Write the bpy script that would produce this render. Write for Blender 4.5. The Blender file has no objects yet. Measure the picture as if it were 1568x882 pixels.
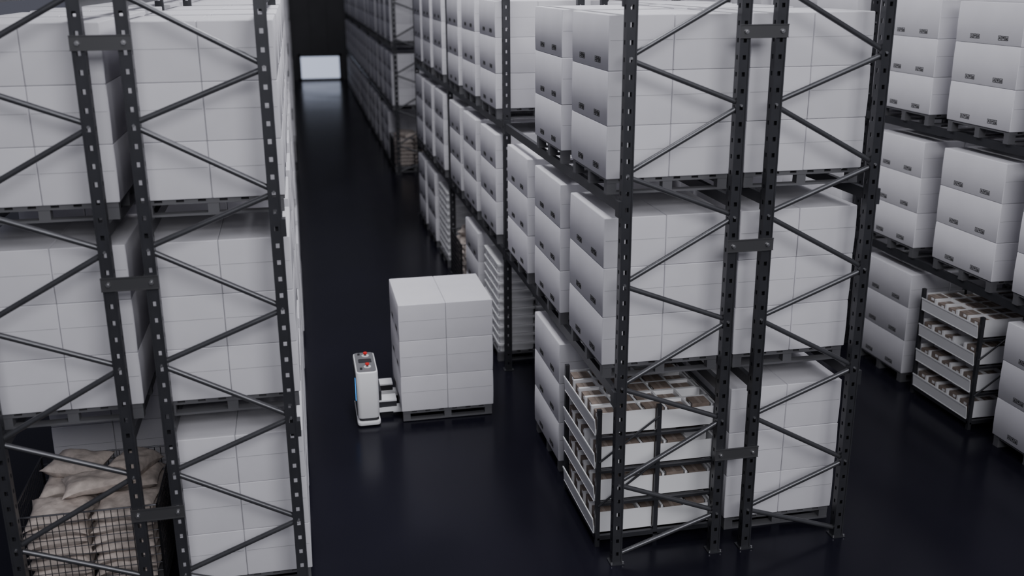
import bpy, math, random
from mathutils import Vector, Matrix
random.seed(7)
W=1.1; g=0.3586; G=3.2506; L=5.643; P=2*W+g+G
HZ=[5.4717,3.424,1.1652]
BEAM=[1.955,3.905,5.86]
PAL=0.155

# ---------------- materials ----------------
def mat(name,col,rough=0.5,metal=0.0,spec=0.5,noise=0.0,nscale=8.0,bump=0.0,emit=None,estr=0.0):
    m=bpy.data.materials.new(name); m.use_nodes=True
    nt=m.node_tree; b=nt.nodes['Principled BSDF']
    b.inputs['Base Color'].default_value=(*col,1); b.inputs['Roughness'].default_value=rough
    b.inputs['Metallic'].default_value=metal; b.inputs['Specular IOR Level'].default_value=spec
    if emit:
        b.inputs['Emission Color'].default_value=(*emit,1); b.inputs['Emission Strength'].default_value=estr
    if noise>0 or bump>0:
        tc=nt.nodes.new('ShaderNodeTexCoord'); n=nt.nodes.new('ShaderNodeTexNoise')
        n.inputs['Scale'].default_value=nscale; n.inputs['Detail'].default_value=4
        nt.links.new(tc.outputs['Object'],n.inputs['Vector'])
        if noise>0:
            r=nt.nodes.new('ShaderNodeValToRGB')
            r.color_ramp.elements[0].color=(*[c*(1-noise) for c in col],1)
            r.color_ramp.elements[1].color=(*[min(1,c*(1+noise)) for c in col],1)
            r.color_ramp.elements[0].position=0.3; r.color_ramp.elements[1].position=0.7
            nt.links.new(n.outputs['Fac'],r.inputs['Fac']); nt.links.new(r.outputs['Color'],b.inputs['Base Color'])
        if bump>0:
            bp=nt.nodes.new('ShaderNodeBump'); bp.inputs['Strength'].default_value=bump; bp.inputs['Distance'].default_value=0.02
            nt.links.new(n.outputs['Fac'],bp.inputs['Height']); nt.links.new(bp.outputs['Normal'],b.inputs['Normal'])
    return m
M_CART=mat('white_carton',(0.66,0.65,0.69),0.6,noise=0.025,nscale=3,spec=0.3)
M_SEAM=mat('carton_seam',(0.32,0.32,0.34),0.7)
M_INK=mat('carton_print_ink',(0.02,0.02,0.02),0.8)
M_PAL=mat('pallet_grey_steel',(0.13,0.13,0.14),0.5,metal=0.2)
M_STEEL=mat('rack_dark_steel',(0.05,0.051,0.058),0.33,metal=0.45,noise=0.12,nscale=5)
M_BRACE=mat('brace_dark_steel',(0.095,0.096,0.105),0.34,metal=0.6,noise=0.1,nscale=6)
M_PLATE=mat('spacer_plate_steel',(0.09,0.09,0.095),0.35,metal=0.5)
M_BOLT=mat('bolt_zinc',(0.45,0.45,0.46),0.3,metal=0.9)
M_BIN=mat('white_bin_plastic',(0.78,0.78,0.80),0.4)
M_BROWN=mat('brown_kraft_card',(0.21,0.165,0.14),0.8,noise=0.2,nscale=12)
M_TAPE=mat('packing_tape',(0.30,0.25,0.22),0.5)
M_SACK=mat('beige_woven_sack',(0.52,0.45,0.41),0.85,noise=0.18,nscale=14,bump=0.5)
M_WIRE=mat('cage_wire',(0.08,0.08,0.09),0.35,metal=0.8)
M_WHITE=mat('agv_white_paint',(0.82,0.82,0.84),0.3)
M_DARK=mat('agv_dark_plastic',(0.03,0.03,0.035),0.35)
M_GREY=mat('agv_grey_top',(0.16,0.16,0.17),0.4)
M_RED=mat('estop_red',(0.7,0.02,0.02),0.3)
M_BLUE=mat('agv_blue_led',(0.02,0.25,0.9),0.3,emit=(0.05,0.35,1.0),estr=1.3)

# ---------------- mesh builder ----------------
class MB:
    def __init__(s): s.v=[];s.f=[];s.m=[];s.mats=[];s.nrm={}
    def mi(s,m):
        if m not in s.mats: s.mats.append(m)
        return s.mats.index(m)
    def add(s,vs,fs,m,nr=None):
        o=len(s.v); s.v+= [tuple(v) for v in vs]; k=s.mi(m)
        for i,f in enumerate(fs):
            if nr and nr[i]: s.nrm[len(s.f)]=nr[i]
            s.f.append(tuple(i_+o for i_ in f)); s.m.append(k)
    def box(s,x0,x1,y0,y1,z0,z1,m):
        vs=[(x0,y0,z0),(x1,y0,z0),(x1,y1,z0),(x0,y1,z0),(x0,y0,z1),(x1,y0,z1),(x1,y1,z1),(x0,y1,z1)]
        s.add(vs,[(3,2,1,0),(4,5,6,7),(0,1,5,4),(1,2,6,5),(2,3,7,6),(3,0,4,7)],m)
    def tube(s,a,b,r,m,n=8,r2=None):
        a=Vector(a);b=Vector(b);d=(b-a).normalized(); u=d.orthogonal().normalized(); w=d.cross(u)
        r2=r if r2 is None else r2
        vs=[a+(u*math.cos(t)+w*math.sin(t))*r for t in [2*math.pi*i/n for i in range(n)]]
        vs+=[b+(u*math.cos(t)+w*math.sin(t))*r2 for t in [2*math.pi*i/n for i in range(n)]]
        fs=[(i,(i+1)%n,n+(i+1)%n,n+i) for i in range(n)]+[tuple(range(n-1,-1,-1)),tuple(range(n,2*n))]
        s.add(vs,fs,m)
    def rprism(s,x0,x1,y0,y1,z0,z1,r,m,cap=0.0,n=5):
        def ring(ins,z):
            o=[]; rr=max(r-ins,0.001)
            for cx,cy,a0 in ((x1-r,y1-r,0),(x0+r,y1-r,90),(x0+r,y0+r,180),(x1-r,y0+r,270)):
                for k in range(n+1):
                    a=math.radians(a0+90*k/n); o.append((cx+rr*math.cos(a),cy+rr*math.sin(a),z))
            return o
        prof=[(0,z0),(0,z1)] if cap<=0 else [(cap,z0),(cap*.3,z0+cap*.3),(0,z0+cap),(0,z1-cap),(cap*.3,z1-cap*.3),(cap,z1)]
        N=4*(n+1); vs=[];fs=[]
        for ins,z in prof: vs+=ring(ins,z)
        for j in range(len(prof)-1):
            for i in range(N): fs.append((j*N+i,j*N+(i+1)%N,(j+1)*N+(i+1)%N,(j+1)*N+i))
        fs.append(tuple(range(N-1,-1,-1))); fs.append(tuple(range((len(prof)-1)*N,len(prof)*N)))
        s.add(vs,fs,m)
    def mesh(s,name,smooth=True,ang=35):
        me=bpy.data.meshes.new(name); me.from_pydata(s.v,[],s.f)
        for m in s.mats: me.materials.append(m)
        me.polygons.foreach_set('material_index',s.m); me.update()
        if s.nrm:
            ns=[]
            me.polygons.foreach_set('use_smooth',[True]*len(s.f))
            for p in me.polygons:
                q=s.nrm.get(p.index)
                if q: ns+=[Vector(n).normalized() for n in q]
                else: ns+=[p.normal.copy()]*p.loop_total
            me.normals_split_custom_set(ns)
        elif smooth:
            me.polygons.foreach_set('use_smooth',[True]*len(s.f)); me.update()
            me.set_sharp_from_angle(angle=math.radians(ang))
        me.update(); return me
def put(name,me,loc=(0,0,0),rot=0):
    o=bpy.data.objects.new(name,me); o.location=loc; o.rotation_euler=(0,0,rot)
    bpy.context.collection.objects.link(o); return o

# ---------------- pallet ----------------
def pallet(b,z0=0.0,hx=0.63,hy=0.63,m=M_PAL):
    for y in (-hy+0.05,0,hy-0.05):
        b.box(-hx,hx,y-0.05,y+0.05,z0,z0+0.022,m)
        for x in (-hx+0.05,0,hx-0.05): b.box(x-0.05,x+0.05,y-0.045,y+0.045,z0+0.022,z0+0.11,m)
        b.box(-hx,hx,y-0.05,y+0.05,z0+0.11,z0+0.128,m)
    n=7
    for i in range(n):
        x=-hx+0.06+(2*hx-0.12)*i/(n-1); b.box(x-0.06,x+0.06,-hy,hy,z0+0.128,z0+PAL,m)

# ---------------- carton (slightly sprung panels) ----------------
BUL=0.004
def carton(b,x0,x1,y0,y1,z0,z1,icons):
    c=0.006; ts=[0,0.012,0.25,0.5,0.75,0.988,1]
    vs=[];fs=[];nr=[]
    for t in ts:
        ins=-BUL*(1-(2*t-1)**2)
        if t in (0,1): ins=0.005
        a0=x0+(ins if (-1 in icons or ins>0) else 0); a1=x1-(ins if (1 in icons or ins>0) else 0)
        c0,c1=y0+ins,y1-ins; z=z0+(z1-z0)*t
        vs+=[(a0+c,c0,z),(a1-c,c0,z),(a1,c0+c,z),(a1,c1-c,z),(a1-c,c1,z),(a0+c,c1,z),(a0,c1-c,z),(a0,c0+c,z)]
    N=8
    dirs=[(0,-1),(0.7,-0.7),(1,0),(0.7,0.7),(0,1),(-0.7,0.7),(-1,0),(-0.7,-0.7)]
    for j in range(len(ts)-1):
        for i in range(N):
            fs.append((j*N+i,j*N+(i+1)%N,(j+1)*N+(i+1)%N,(j+1)*N+i))
            if 0<j<len(ts)-2:
                k=0.32 if i in (2,6) else 0.08
                n0=(*dirs[i],k*(2*ts[j]-1)); n1=(*dirs[i],k*(2*ts[j+1]-1)); nr.append([n0,n0,n1,n1])
            else: nr.append(None)
    fs.append(tuple(range(N-1,-1,-1))); fs.append(tuple(range((len(ts)-1)*N,len(ts)*N))); nr+=[None,None]
    b.add(vs,fs,M_CART,nr)
    h=z1-z0
    t=0.55; o=BUL*(1-(2*t-1)**2)+0.0012
    zc=z0+h*t
    for yy,sg in ((y0,-1),(y1,1)):
        b.box(x0+0.012,x1-0.012,min(yy,yy+sg*o),max(yy,yy+sg*o),zc-0.0018,zc+0.0018,M_SEAM)
    for side in icons:
        if side>0: continue
        xx=x0
        for u in (0.27,0.70):
            yc=y0+(y1-y0)*u; zc=z0+h*0.17
            o=BUL*(1-(2*0.17-1)**2)+0.003
            xa,xb=sorted((xx+side*(o-0.002),xx+side*o))
            def q(ya,yb,za,zb): b.box(xa,xb,yc+ya,yc+yb,zc+za,zc+zb,M_INK)
            for k in (-0.066,0,0.066):
                s_=0.029; w=0.006
                q(k-s_,k+s_,s_-w,s_); q(k-s_,k+s_,-s_,-s_+w); q(k-s_,k-s_+w,-s_,s_); q(k+s_-w,k+s_,-s_,s_)
            q(-0.079,-0.070,-0.014,0.014); q(-0.062,-0.053,-0.014,0.014); q(-0.081,-0.051,-0.018,-0.009)
            q(-0.014,0.014,0.0,0.016); q(-0.005,0.005,-0.016,0.0)
            q(0.052,0.080,-0.014,-0.003); q(0.057,0.075,0.002,0.016)
BW=1.3; BH=0.52
def cartons(b,z0,rows=3):
    for r in range(rows):
        for i in (0,1):
            j=random.uniform(-0.004,0.004)
            x0=-BW/2+i*BW/2+0.003; x1=x0+BW/2-0.006
            carton(b,x0,x1,-BW/2+j,BW/2+j,z0+r*BH+0.0015,z0+(r+1)*BH-0.0015,(-1,) if i==0 else (1,))
    b.box(-0.006,0.006,-BW/2+0.012,BW/2-0.012,z0,z0+rows*BH-0.012,M_SEAM)
loadm=[]
for k in range(3):
    b=MB(); pallet(b); cartons(b,PAL); loadm.append(b.mesh('carton_load'))
# ---------------- crate stack ----------------
def crate_stack():
    b=MB(); pallet(b); n=10; h=0.148
    for i in range(n):
        z=PAL+i*h
        for xs in (0,1):
            for ys in (0,1):
                x0=-0.62+xs*0.625; x1=x0+0.615; y0=-0.62+ys*0.625; y1=y0+0.615
                b.rprism(x0+0.03,x1-0.03,y0+0.03,y1-0.03,z,z+h-0.03,0.03,M_BIN,n=2)
                b.rprism(x0,x1,y0,y1,z+h-0.045,z+h-0.008,0.03,M_BIN,n=2)
                for xx,sx in ((x0+0.03,-1),(x1-0.03,1)):
                    b.box(min(xx,xx+sx*0.002),max(xx,xx+sx*0.002),y0+0.22,y1-0.22,z+0.05,z+0.08,M_SEAM)
                for yk in (0.12,0.5):
                    b.box(x0+0.012,x1-0.012,y0+yk-0.01,y0+yk+0.01,z,z+h-0.03,M_BIN)
    return b.mesh('crate_stack')
CRATE=crate_stack()
# ---------------- bin shelf ----------------
def bin_shelf():
    b=MB(); hx=0.66; hy=0.66; H=1.62; m=M_STEEL; r=0.024
    for x in (-hx,0.0,hx):
        for y in (-hy,hy):
            b.box(x-r,x+r,y-r,y+r,0.0,H,m)
    for x in (-hx,0,hx): b.box(x-r,x+r,-hy,hy,0.08,0.12,m)
    for y in (-hy,hy): b.box(-hx,hx,y-r,y+r,0.08,0.12,m)
    b.tube((-hx,-hy-0.03,1.02),(0,-hy-0.03,1.50),0.012,m)
    b.tube((-hx,-hy-0.03,0.50),(0,-hy-0.03,0.98),0.012,m)
    b.box(hx-r,hx+r,-hy,hy,H-0.04,H-0.012,m)
    tz=[0.14,0.53,0.92,1.31]
    for z in tz:
        for y in (-hy,hy): b.box(-hx,hx,y-0.028,y+0.015,z-0.035,z-0.005,m)
        x0,x1,y0,y1=-hx-0.035,hx+0.035,-hy+0.03,hy-0.03
        t=0.008
        b.box(x0,x1,y0,y1,z,z+t,M_BIN)
        for sx in (-1,1):
            xa=sx*(hx+0.030); xb=sx*(hx+0.045)
            b.add([(xa,y0,z),(xb,y0,z+0.185),(xb-sx*t,y0,z+0.185),(xa-sx*t,y0,z),(xa,y1,z),(xb,y1,z+0.185),(xb-sx*t,y1,z+0.185),(xa-sx*t,y1,z)],
              [(0,1,2,3),(7,6,5,4),(0,4,5,1),(1,5,6,2),(2,6,7,3),(3,7,4,0)],M_BIN)
            xe,xf=sorted((sx*(hx+0.046),sx*(hx+0.052))); b.box(xe,xf,y0,y1,z+0.17,z+0.19,M_BIN)
        for sx in (-1,1):
            xa,xb=sorted((sx*0.03,sx*(hx-0.03)))
            for yy in (y0,y1-t): b.box(xa,xb,yy,yy+t,z,z+(0.25 if sx<0 else 0.22),M_BIN)
        n=5
        for i in range(n):
            ya=y0+0.015+(y1-y0-0.03)*i/n; yb=ya+(y1-y0-0.03)/n
            if i: b.box(x0+0.03,x1-0.03,ya-0.02,ya+0.02,z,z+0.235,M_BIN)
            for k in range(5):
                if random.random()<0.10: continue
                xa=-hx+0.005+k*0.262; dz=random.uniform(0.19,0.245)
                b.box(xa+0.012,xa+0.21,ya+0.033,yb-0.03,z+t,z+dz,M_BROWN)
                b.box(xa+0.010,xa+0.012,ya+0.07,ya+0.13,z+dz-0.05,z+dz-0.015,M_BIN)
                b.box(xa+0.09,xa+0.125,ya+0.035,yb-0.032,z+dz,z+dz+0.001,M_TAPE)
                b.box(xa+0.222,xa+0.245,ya+0.02,yb-0.02,z,z+0.235,M_BIN)
    return b.mesh('bin_shelf',smooth=False)
BINS=bin_shelf()
# ---------------- sacks in a wire cage ----------------
def sack(b,cx,cy,cz,lx,ly,h,rot,seed,tilt=0.0):
    rr=random.Random(seed); nu=20; nv=16; ca,sa=math.cos(rot),math.sin(rot)
    ph=[rr.uniform(0,6.28) for _ in range(6)]
    for sgn in (1,-1):
        vs=[]
        for j in range(nv+1):
            for i in range(nu+1):
                u=-1+2*i/nu; v=-1+2*j/nv
                pin=1-0.20*(1-abs(u)**2)*abs(v)**3; pin2=1-0.12*(1-abs(v)**2)*abs(u)**3
                x=u*lx/2*pin2; y=v*ly/2*pin
                e=(1-u**4)*(1-v**4); z=sgn*h/2*(max(e,0)**0.55)
                z+=e*0.014*(math.sin(5*u+ph[0])*math.cos(4*v+ph[1])+0.6*math.sin(9*u+7*v+ph[2]))
                z+=0.04*(u*u*v*v)*math.sin(ph[3]+2*u+v)+tilt*y
                vs.append((cx+x*ca-y*sa,cy+x*sa+y*ca,cz+z))
        fs=[]
        for j in range(nv):
            for i in range(nu):
                a=j*(nu+1)+i; f=(a,a+1,a+nu+2,a+nu+1); fs.append(f if sgn>0 else f[::-1])
        b.add(vs,fs,M_SACK)
def sack_cage():
    b=MB(); pallet(b,0.0,0.64,0.64); hx=hy=0.67; z0=PAL; z1=1.08
    r=0.0045
    for z in [z0+0.01+(z1-z0-0.02)*i/10 for i in range(11)]:
        rr=0.010 if z>z1-0.03 or z<z0+0.03 else r
        for y in (-hy,hy): b.tube((-hx,y,z),(hx,y,z),rr,M_WIRE,5)
        for x in (-hx,hx): b.tube((x,-hy,z),(x,hy,z),rr,M_WIRE,5)
    n=22
    for i in range(n+1):
        t=-hx+2*hx*i/n
        rr=0.012 if i in (0,n) else r
        for y in (-hy,hy): b.tube((t,y,z0),(t,y,z1),rr,M_WIRE,5)
        for x in (-hx,hx): b.tube((x,t,z0),(x,t,z1),rr,M_WIRE,5)
    k=0
    for lay in range(7):
        z=z0+0.075+lay*0.114
        for x,y,a in ((-0.32,-0.31,0.02),(0.31,-0.32,-0.03),(-0.31,0.31,0.03),(0.31,0.31,0.0)):
            k+=1
            sack(b,x+random.uniform(-.012,.012),y+random.uniform(-.01,.01),z,0.60,0.58,0.15,a+random.uniform(-.05,.05),k)
    for x,y,z,a,tl,sx,sy in ((0.02,-0.02,z0+0.90,0.22,-0.12,0.70,0.48,),(0.33,0.34,z0+0.92,1.2,0.12,0.52,0.40),(-0.24,0.38,z0+0.93,-0.35,0.15,0.62,0.44)):
        k+=1; sack(b,x,y,z,sx,sy,0.17,a,k,tl)
    return b.mesh('sack_cage',ang=60)
CAGE=sack_cage()

# ---------------- racks ----------------
HT=7.4
def post(b,x,y,m=M_STEEL):
    w=0.053; d=0.09; t=0.004; hw=0.016; hh=0.021; pit=0.155
    zs=[0.12+pit*i for i in range(int((HT-0.2)/pit))]
    b.box(x-w,x-hw,y,y+t,0.01,HT,m); b.box(x+hw,x+w,y,y+t,0.01,HT,m)
    prev=0.01
    for z in zs+[None]:
        top=HT if z is None else z-hh
        b.box(x-hw,x+hw,y,y+t,prev,top,m)
        if z: prev=z+hh
    for sx in (-1,1):
        xa,xb=sorted((x+sx*w,x+sx*(w-0.014))); b.box(xa,xb,y-0.006,y,0.01,HT,m)
    for sx in (-1,1):
        xa,xb=sorted((x+sx*w,x+sx*(w-t)))
        b.box(xa,xb,y+t,y+0.03,0.01,HT,m); b.box(xa,xb,y+0.06,y+d,0.01,HT,m)
        prev=0.01
        for z in zs+[None]:
            top=HT if z is None else z-hh
            b.box(xa,xb,y+0.03,y+0.06,prev,top,m)
            if z: prev=z+hh
        xa,xb=sorted((x+sx*w,x+sx*(w-0.03))); b.box(xa,xb,y+d-t,y+d,0.01,HT,m)
    b.box(x-0.075,x+0.075,y-0.03,y+0.12,0.0,0.012,m)
    for sx in (-1,1): b.tube((x+sx*0.062,y-0.015,0.012),(x+sx*0.062,y-0.015,0.03),0.010,M_BOLT,6)
def rack(x0,y0,bays,aisle,spacers):
    b=MB()
    xo=x0 if aisle<0 else x0+W; xi=x0+W if aisle<0 else x0
    s=1 if aisle<0 else -1
    for k in range(bays+1):
        y=y0+k*L
        post(b,x0,y); post(b,x0+W,y)
        outer=[0.07]+[0.93+1.08*i for i in range(6)]; inner=[0.47+1.08*i for i in range(6)]
        if k in (0,bays):
            for i in range(6):
                for za,zb,first in ((outer[i]+0.028,inner[i]-0.028,True),(inner[i]+0.028,outer[i+1]-0.028,False)):
                    a=(xo+s*0.03,y+0.04,za) if first else (xi-s*0.03,y+0.04,za)
                    c=(xi-s*0.03,y+0.04,zb) if first else (xo+s*0.03,y+0.04,zb)
                    b.tube(a,c,0.026,M_BRACE,12)
        for z in outer[1:]:
            b.tube((xo,y-0.012,z),(xo,y+0.0,z),0.013,M_BOLT,6)
        for z in inner:
            b.tube((xi,y-0.012,z),(xi,y+0.0,z),0.013,M_BOLT,6)
    for k in range(bays):
        ya=y0+k*L+0.09; yb=y0+(k+1)*L
        for z in BEAM:
            for x in (xo-s*0.02,xi):
                b.box(x-0.025,x+0.025,ya,yb,z-0.11,z,M_STEEL)
                for yy in (ya-0.02,yb-0.06):
                    b.box(x-0.035,x+0.035,yy,yy+0.08,z-0.16,z+0.04,M_STEEL)
    for z in BEAM[:2]:
        x=xo-s*0.035
        b.box(min(x,x-s*0.05),max(x,x-s*0.05),y0-0.004,y0+0.10,z-0.14,z+0.02,M_STEEL)
    if spacers:
        for k in range(bays+1):
            y=y0+k*L
            for z in HZ:
                xa=x0+W-0.062; xb=x0+W+g+0.062
                b.box(xa,xb,y-0.018,y-0.007,z-0.062,z+0.062,M_PLATE)
                b.box(xa,xb,y-0.026,y-0.018,z+0.054,z+0.062,M_PLATE); b.box(xa,xb,y-0.026,y-0.018,z-0.062,z-0.054,M_PLATE)
                for x in (x0+W,x0+W+g):
                    b.tube((x,y-0.034,z),(x,y-0.018,z),0.021,M_BOLT,6); b.tube((x,y-0.042,z),(x,y-0.034,z),0.010,M_BOLT,8)
    return put('pallet_rack',b.mesh('pallet_rack'))
rows=[-G-2*W-g,-G-W,0,W+g,P,P+W+g]
ais=[-1,1,-1,1,-1,1]
B2=4*L
for x,a in zip(rows,ais):
    rack(x,0,3,a,a<0)
for x,a in ((rows[1],1),(rows[2],-1),(rows[3],1),(rows[4],-1)):
    rack(x,B2,5,a,False)

PY=[1.05,2.79,4.51]
ZL=[0.0,BEAM[0],BEAM[1]]
def load(x,aisle,y0,bay,pos,lev,kind='c'):
    cx=x+W/2+random.uniform(-0.012,0.012); cy=y0+bay*L+PY[pos]+random.uniform(-0.03,0.03); z=ZL[lev]
    if kind=='c': put('pallet_of_cartons',random.choice(loadm),(cx,cy,z))
    elif kind=='t': put('pallet_of_crates',CRATE,(cx,cy,z))
    elif kind=='b': put('bin_shelving_unit',BINS,(cx,cy,z))
    elif kind=='s': put('wire_cage_of_sacks',CAGE,(cx,cy,z))
special={
 (2,0,0,0):'b',(2,0,2,0):None,(2,0,2,2):None,(2,1,0,0):'t',(3,1,0,0):'t',(2,1,2,0):'s',(2,2,0,0):'t',
 (0,0,0,0):'s',(4,0,1,0):'b',(3,0,2,0):None}
for r in range(6):
    for bay in range(3):
        for pos in range(3):
            for lev in range(3):
                k=special.get((r,bay,pos,lev),'c')
                if k: load(rows[r],ais[r],0,bay,pos,lev,k)
for r in (1,2,4):
    for bay in range(5):
        for pos in range(3):
            for lev in range(3):
                load(rows[r],ais[r],B2,bay,pos,lev,'s' if (lev==0 and pos==0 and bay==0) else 'c')

# ---------------- AGV ----------------
b=MB()
x0,x1,y0,y1=-2.46,-2.16,4.03,4.83
b.rprism(x0-0.01,x1+0.01,y0-0.02,y1+0.02,0.02,0.075,0.06,M_WHITE,cap=0.012)
b.rprism(x0+0.02,x1-0.01,y0+0.02,y1-0.02,0.07,0.12,0.05,M_DARK)
b.rprism(x0,x1,y0,y1,0.115,0.80,0.06,M_WHITE,cap=0.02)
b.rprism(x0+0.02,x1-0.02,y0+0.03,y1-0.03,0.80,0.808,0.05,M_GREY)
b.box(x0-0.006,x0+0.01,y0+0.08,y1-0.08,0.14,0.76,M_DARK)
b.rprism(x0-0.012,x0+0.004,y0+0.14,y0+0.20,0.34,0.66,0.006,M_BLUE)
cx=(x0+x1)/2
for yy in (y0+0.2,y1-0.17):
    b.tube((cx+0.02,yy,0.808),(cx+0.02,yy,0.816),0.05,M_WHITE,20)
    b.tube((cx+0.02,yy,0.816),(cx+0.02,yy,0.84),0.016,M_DARK,14); b.tube((cx+0.02,yy,0.84),(cx+0.02,yy,0.862),0.028,M_RED,16)
b.rprism(cx-0.09,cx+0.09,y0+0.36,y1-0.30,0.808,0.814,0.02,M_DARK)
b.tube((cx-0.07,y1-0.12,0.808),(cx-0.07,y1-0.12,0.83),0.018,M_DARK,12)
b.tube((cx-0.07,y0+0.12,0.808),(cx-0.07,y0+0.12,0.83),0.018,M_DARK,12)
lcy=4.69
for yy in (lcy-0.30,lcy+0.30):
    b.box(x1-0.02,-1.90,yy-0.09,yy+0.09,0.10,0.24,M_DARK)
    b.box(x1-0.02,-1.90,yy-0.11,yy+0.11,0.24,0.262,M_WHITE)
    b.box(x1-0.02,-1.89,yy-0.11,yy+0.09,0.085,0.15,M_WHITE)
    b.box(-1.95,-0.62,yy-0.08,yy+0.08,0.055,0.118,M_WHITE)
    for xx in (-0.75,-1.75): b.tube((xx,yy-0.05,0.04),(xx,yy+0.05,0.04),0.04,M_DARK,16)
b.box(x1-0.02,x1+0.05,lcy-0.40,y1,0.12,0.40,M_DARK)
for xx in (x0+0.09,x1-0.09):
    for yy in (y0+0.15,y1-0.15): b.tube((xx-0.02,yy,0.045),(xx+0.02,yy,0.045),0.045,M_DARK,16)
put('automated_guided_forklift',b.mesh('agv'))
put('pallet_of_cartons',loadm[0],(-1.205,lcy,0.012))

# ---------------- building ----------------
fm=bpy.data.materials.new('polished_dark_floor'); fm.use_nodes=True
nt=fm.node_tree; pb=nt.nodes['Principled BSDF']
tc=nt.nodes.new('ShaderNodeTexCoord'); n1=nt.nodes.new('ShaderNodeTexNoise'); n1.inputs['Scale'].default_value=0.35; n1.inputs['Detail'].default_value=3
cr=nt.nodes.new('ShaderNodeValToRGB'); cr.color_ramp.elements[0].color=(0.004,0.004,0.006,1); cr.color_ramp.elements[1].color=(0.011,0.0105,0.019,1)
nt.links.new(tc.outputs['Object'],n1.inputs['Vector']); nt.links.new(n1.outputs['Fac'],cr.inputs['Fac']); nt.links.new(cr.outputs['Color'],pb.inputs['Base Color'])
mr=nt.nodes.new('ShaderNodeMapRange'); mr.inputs['To Min'].default_value=0.16; mr.inputs['To Max'].default_value=0.28
nt.links.new(n1.outputs['Fac'],mr.inputs['Value']); nt.links.new(mr.outputs['Result'],pb.inputs['Roughness'])
pb.inputs['Specular IOR Level'].default_value=0.15; pb.inputs['Specular Tint'].default_value=(0.75,0.78,1.0,1)
b=MB(); b.box(-14,22,-16,56,-0.1,0,fm); put('floor',b.mesh('floor',smooth=False))
wm=mat('dark_wall_panel',(0.04,0.04,0.045),0.7,noise=0.1,nscale=1)
b=MB(); b.box(-14,22,54,54.2,0,9,wm)
for i in range(36): b.box(-14+i,-14+i+0.05,53.97,54,0,9,wm)
put('wall_back',b.mesh('wall_back',smooth=False))
M_DOOR=mat('lit_dock_door',(0.7,0.72,0.85),0.4,emit=(0.70,0.78,1.0),estr=0.75)
b=MB(); b.box(-2.65,-0.40,53.9,53.95,0.12,1.4,M_DOOR)
b.box(-2.8,-2.65,53.85,53.97,0,1.55,wm); b.box(-0.40,-0.25,53.85,53.97,0,1.55,wm); b.box(-2.8,-0.25,53.85,53.97,1.4,1.55,wm); b.box(-2.8,-0.25,53.85,53.97,0,0.12,wm)
put('door_1',b.mesh('door_1',smooth=False))

# ---------------- lights / world ----------------
w=bpy.data.worlds.new('World'); bpy.context.scene.world=w; w.use_nodes=True
w.node_tree.nodes['Background'].inputs[0].default_value=(0.76,0.78,0.99,1); w.node_tree.nodes['Background'].inputs[1].default_value=0.11
def area(name,loc,tgt,sx,sy,e,col=(0.97,0.97,1)):
    l=bpy.data.lights.new(name,'AREA'); l.shape='RECTANGLE'; l.size=sx; l.size_y=sy; l.energy=e; l.color=col
    o=bpy.data.objects.new(name,l); o.location=loc
    o.rotation_euler=(Vector(tgt)-Vector(loc)).to_track_quat('-Z','Y').to_euler(); bpy.context.collection.objects.link(o)
area('added_front_key',(0,-14,10.5),(-0.8,2,2.0),11,4,1550)  # added key lamp behind the camera, brightens the rack fronts
area('high_bay_light_aisle',(-1.3,5,11),(-1.3,5,0),1.5,12,800)
area('high_bay_light_aisle.001',(4.4,5,11),(4.4,5,0),1.2,12,150)
sl=bpy.data.lights.new('added_soft_sun','SUN'); sl.energy=0.8; sl.angle=math.radians(40); sl.color=(0.97,0.97,1)  # added soft directional fill for near and far racks, no actual skylight
so=bpy.data.objects.new('added_soft_sun',sl); so.location=(0,-10,14)
so.rotation_euler=Vector((-0.3,0.75,-1.0)).to_track_quat('-Z','Y').to_euler(); bpy.context.collection.objects.link(so)

# ---------------- camera ----------------
yaw,pit,rol=0.2056,0.2999,-0.0058
F=Vector((math.sin(yaw)*math.cos(pit),math.cos(yaw)*math.cos(pit),-math.sin(pit)))
R=Vector((math.cos(yaw),-math.sin(yaw),0)); U=R.cross(F)
R2=R*math.cos(rol)+U*math.sin(rol); U2=U*math.cos(rol)-R*math.sin(rol)
m=Matrix((( R2.x,U2.x,-F.x,-2.9909),(R2.y,U2.y,-F.y,-8.9733),(R2.z,U2.z,-F.z,5.9789),(0,0,0,1)))
c=bpy.data.cameras.new('Camera'); co=bpy.data.objects.new('Camera',c); bpy.context.collection.objects.link(co)
co.matrix_world=m; c.sensor_width=36; c.lens=1549.44/1568*36; c.clip_end=200
c.dof.use_dof=True; c.dof.focus_distance=11.6; c.dof.aperture_fstop=0.7
bpy.context.scene.camera=co
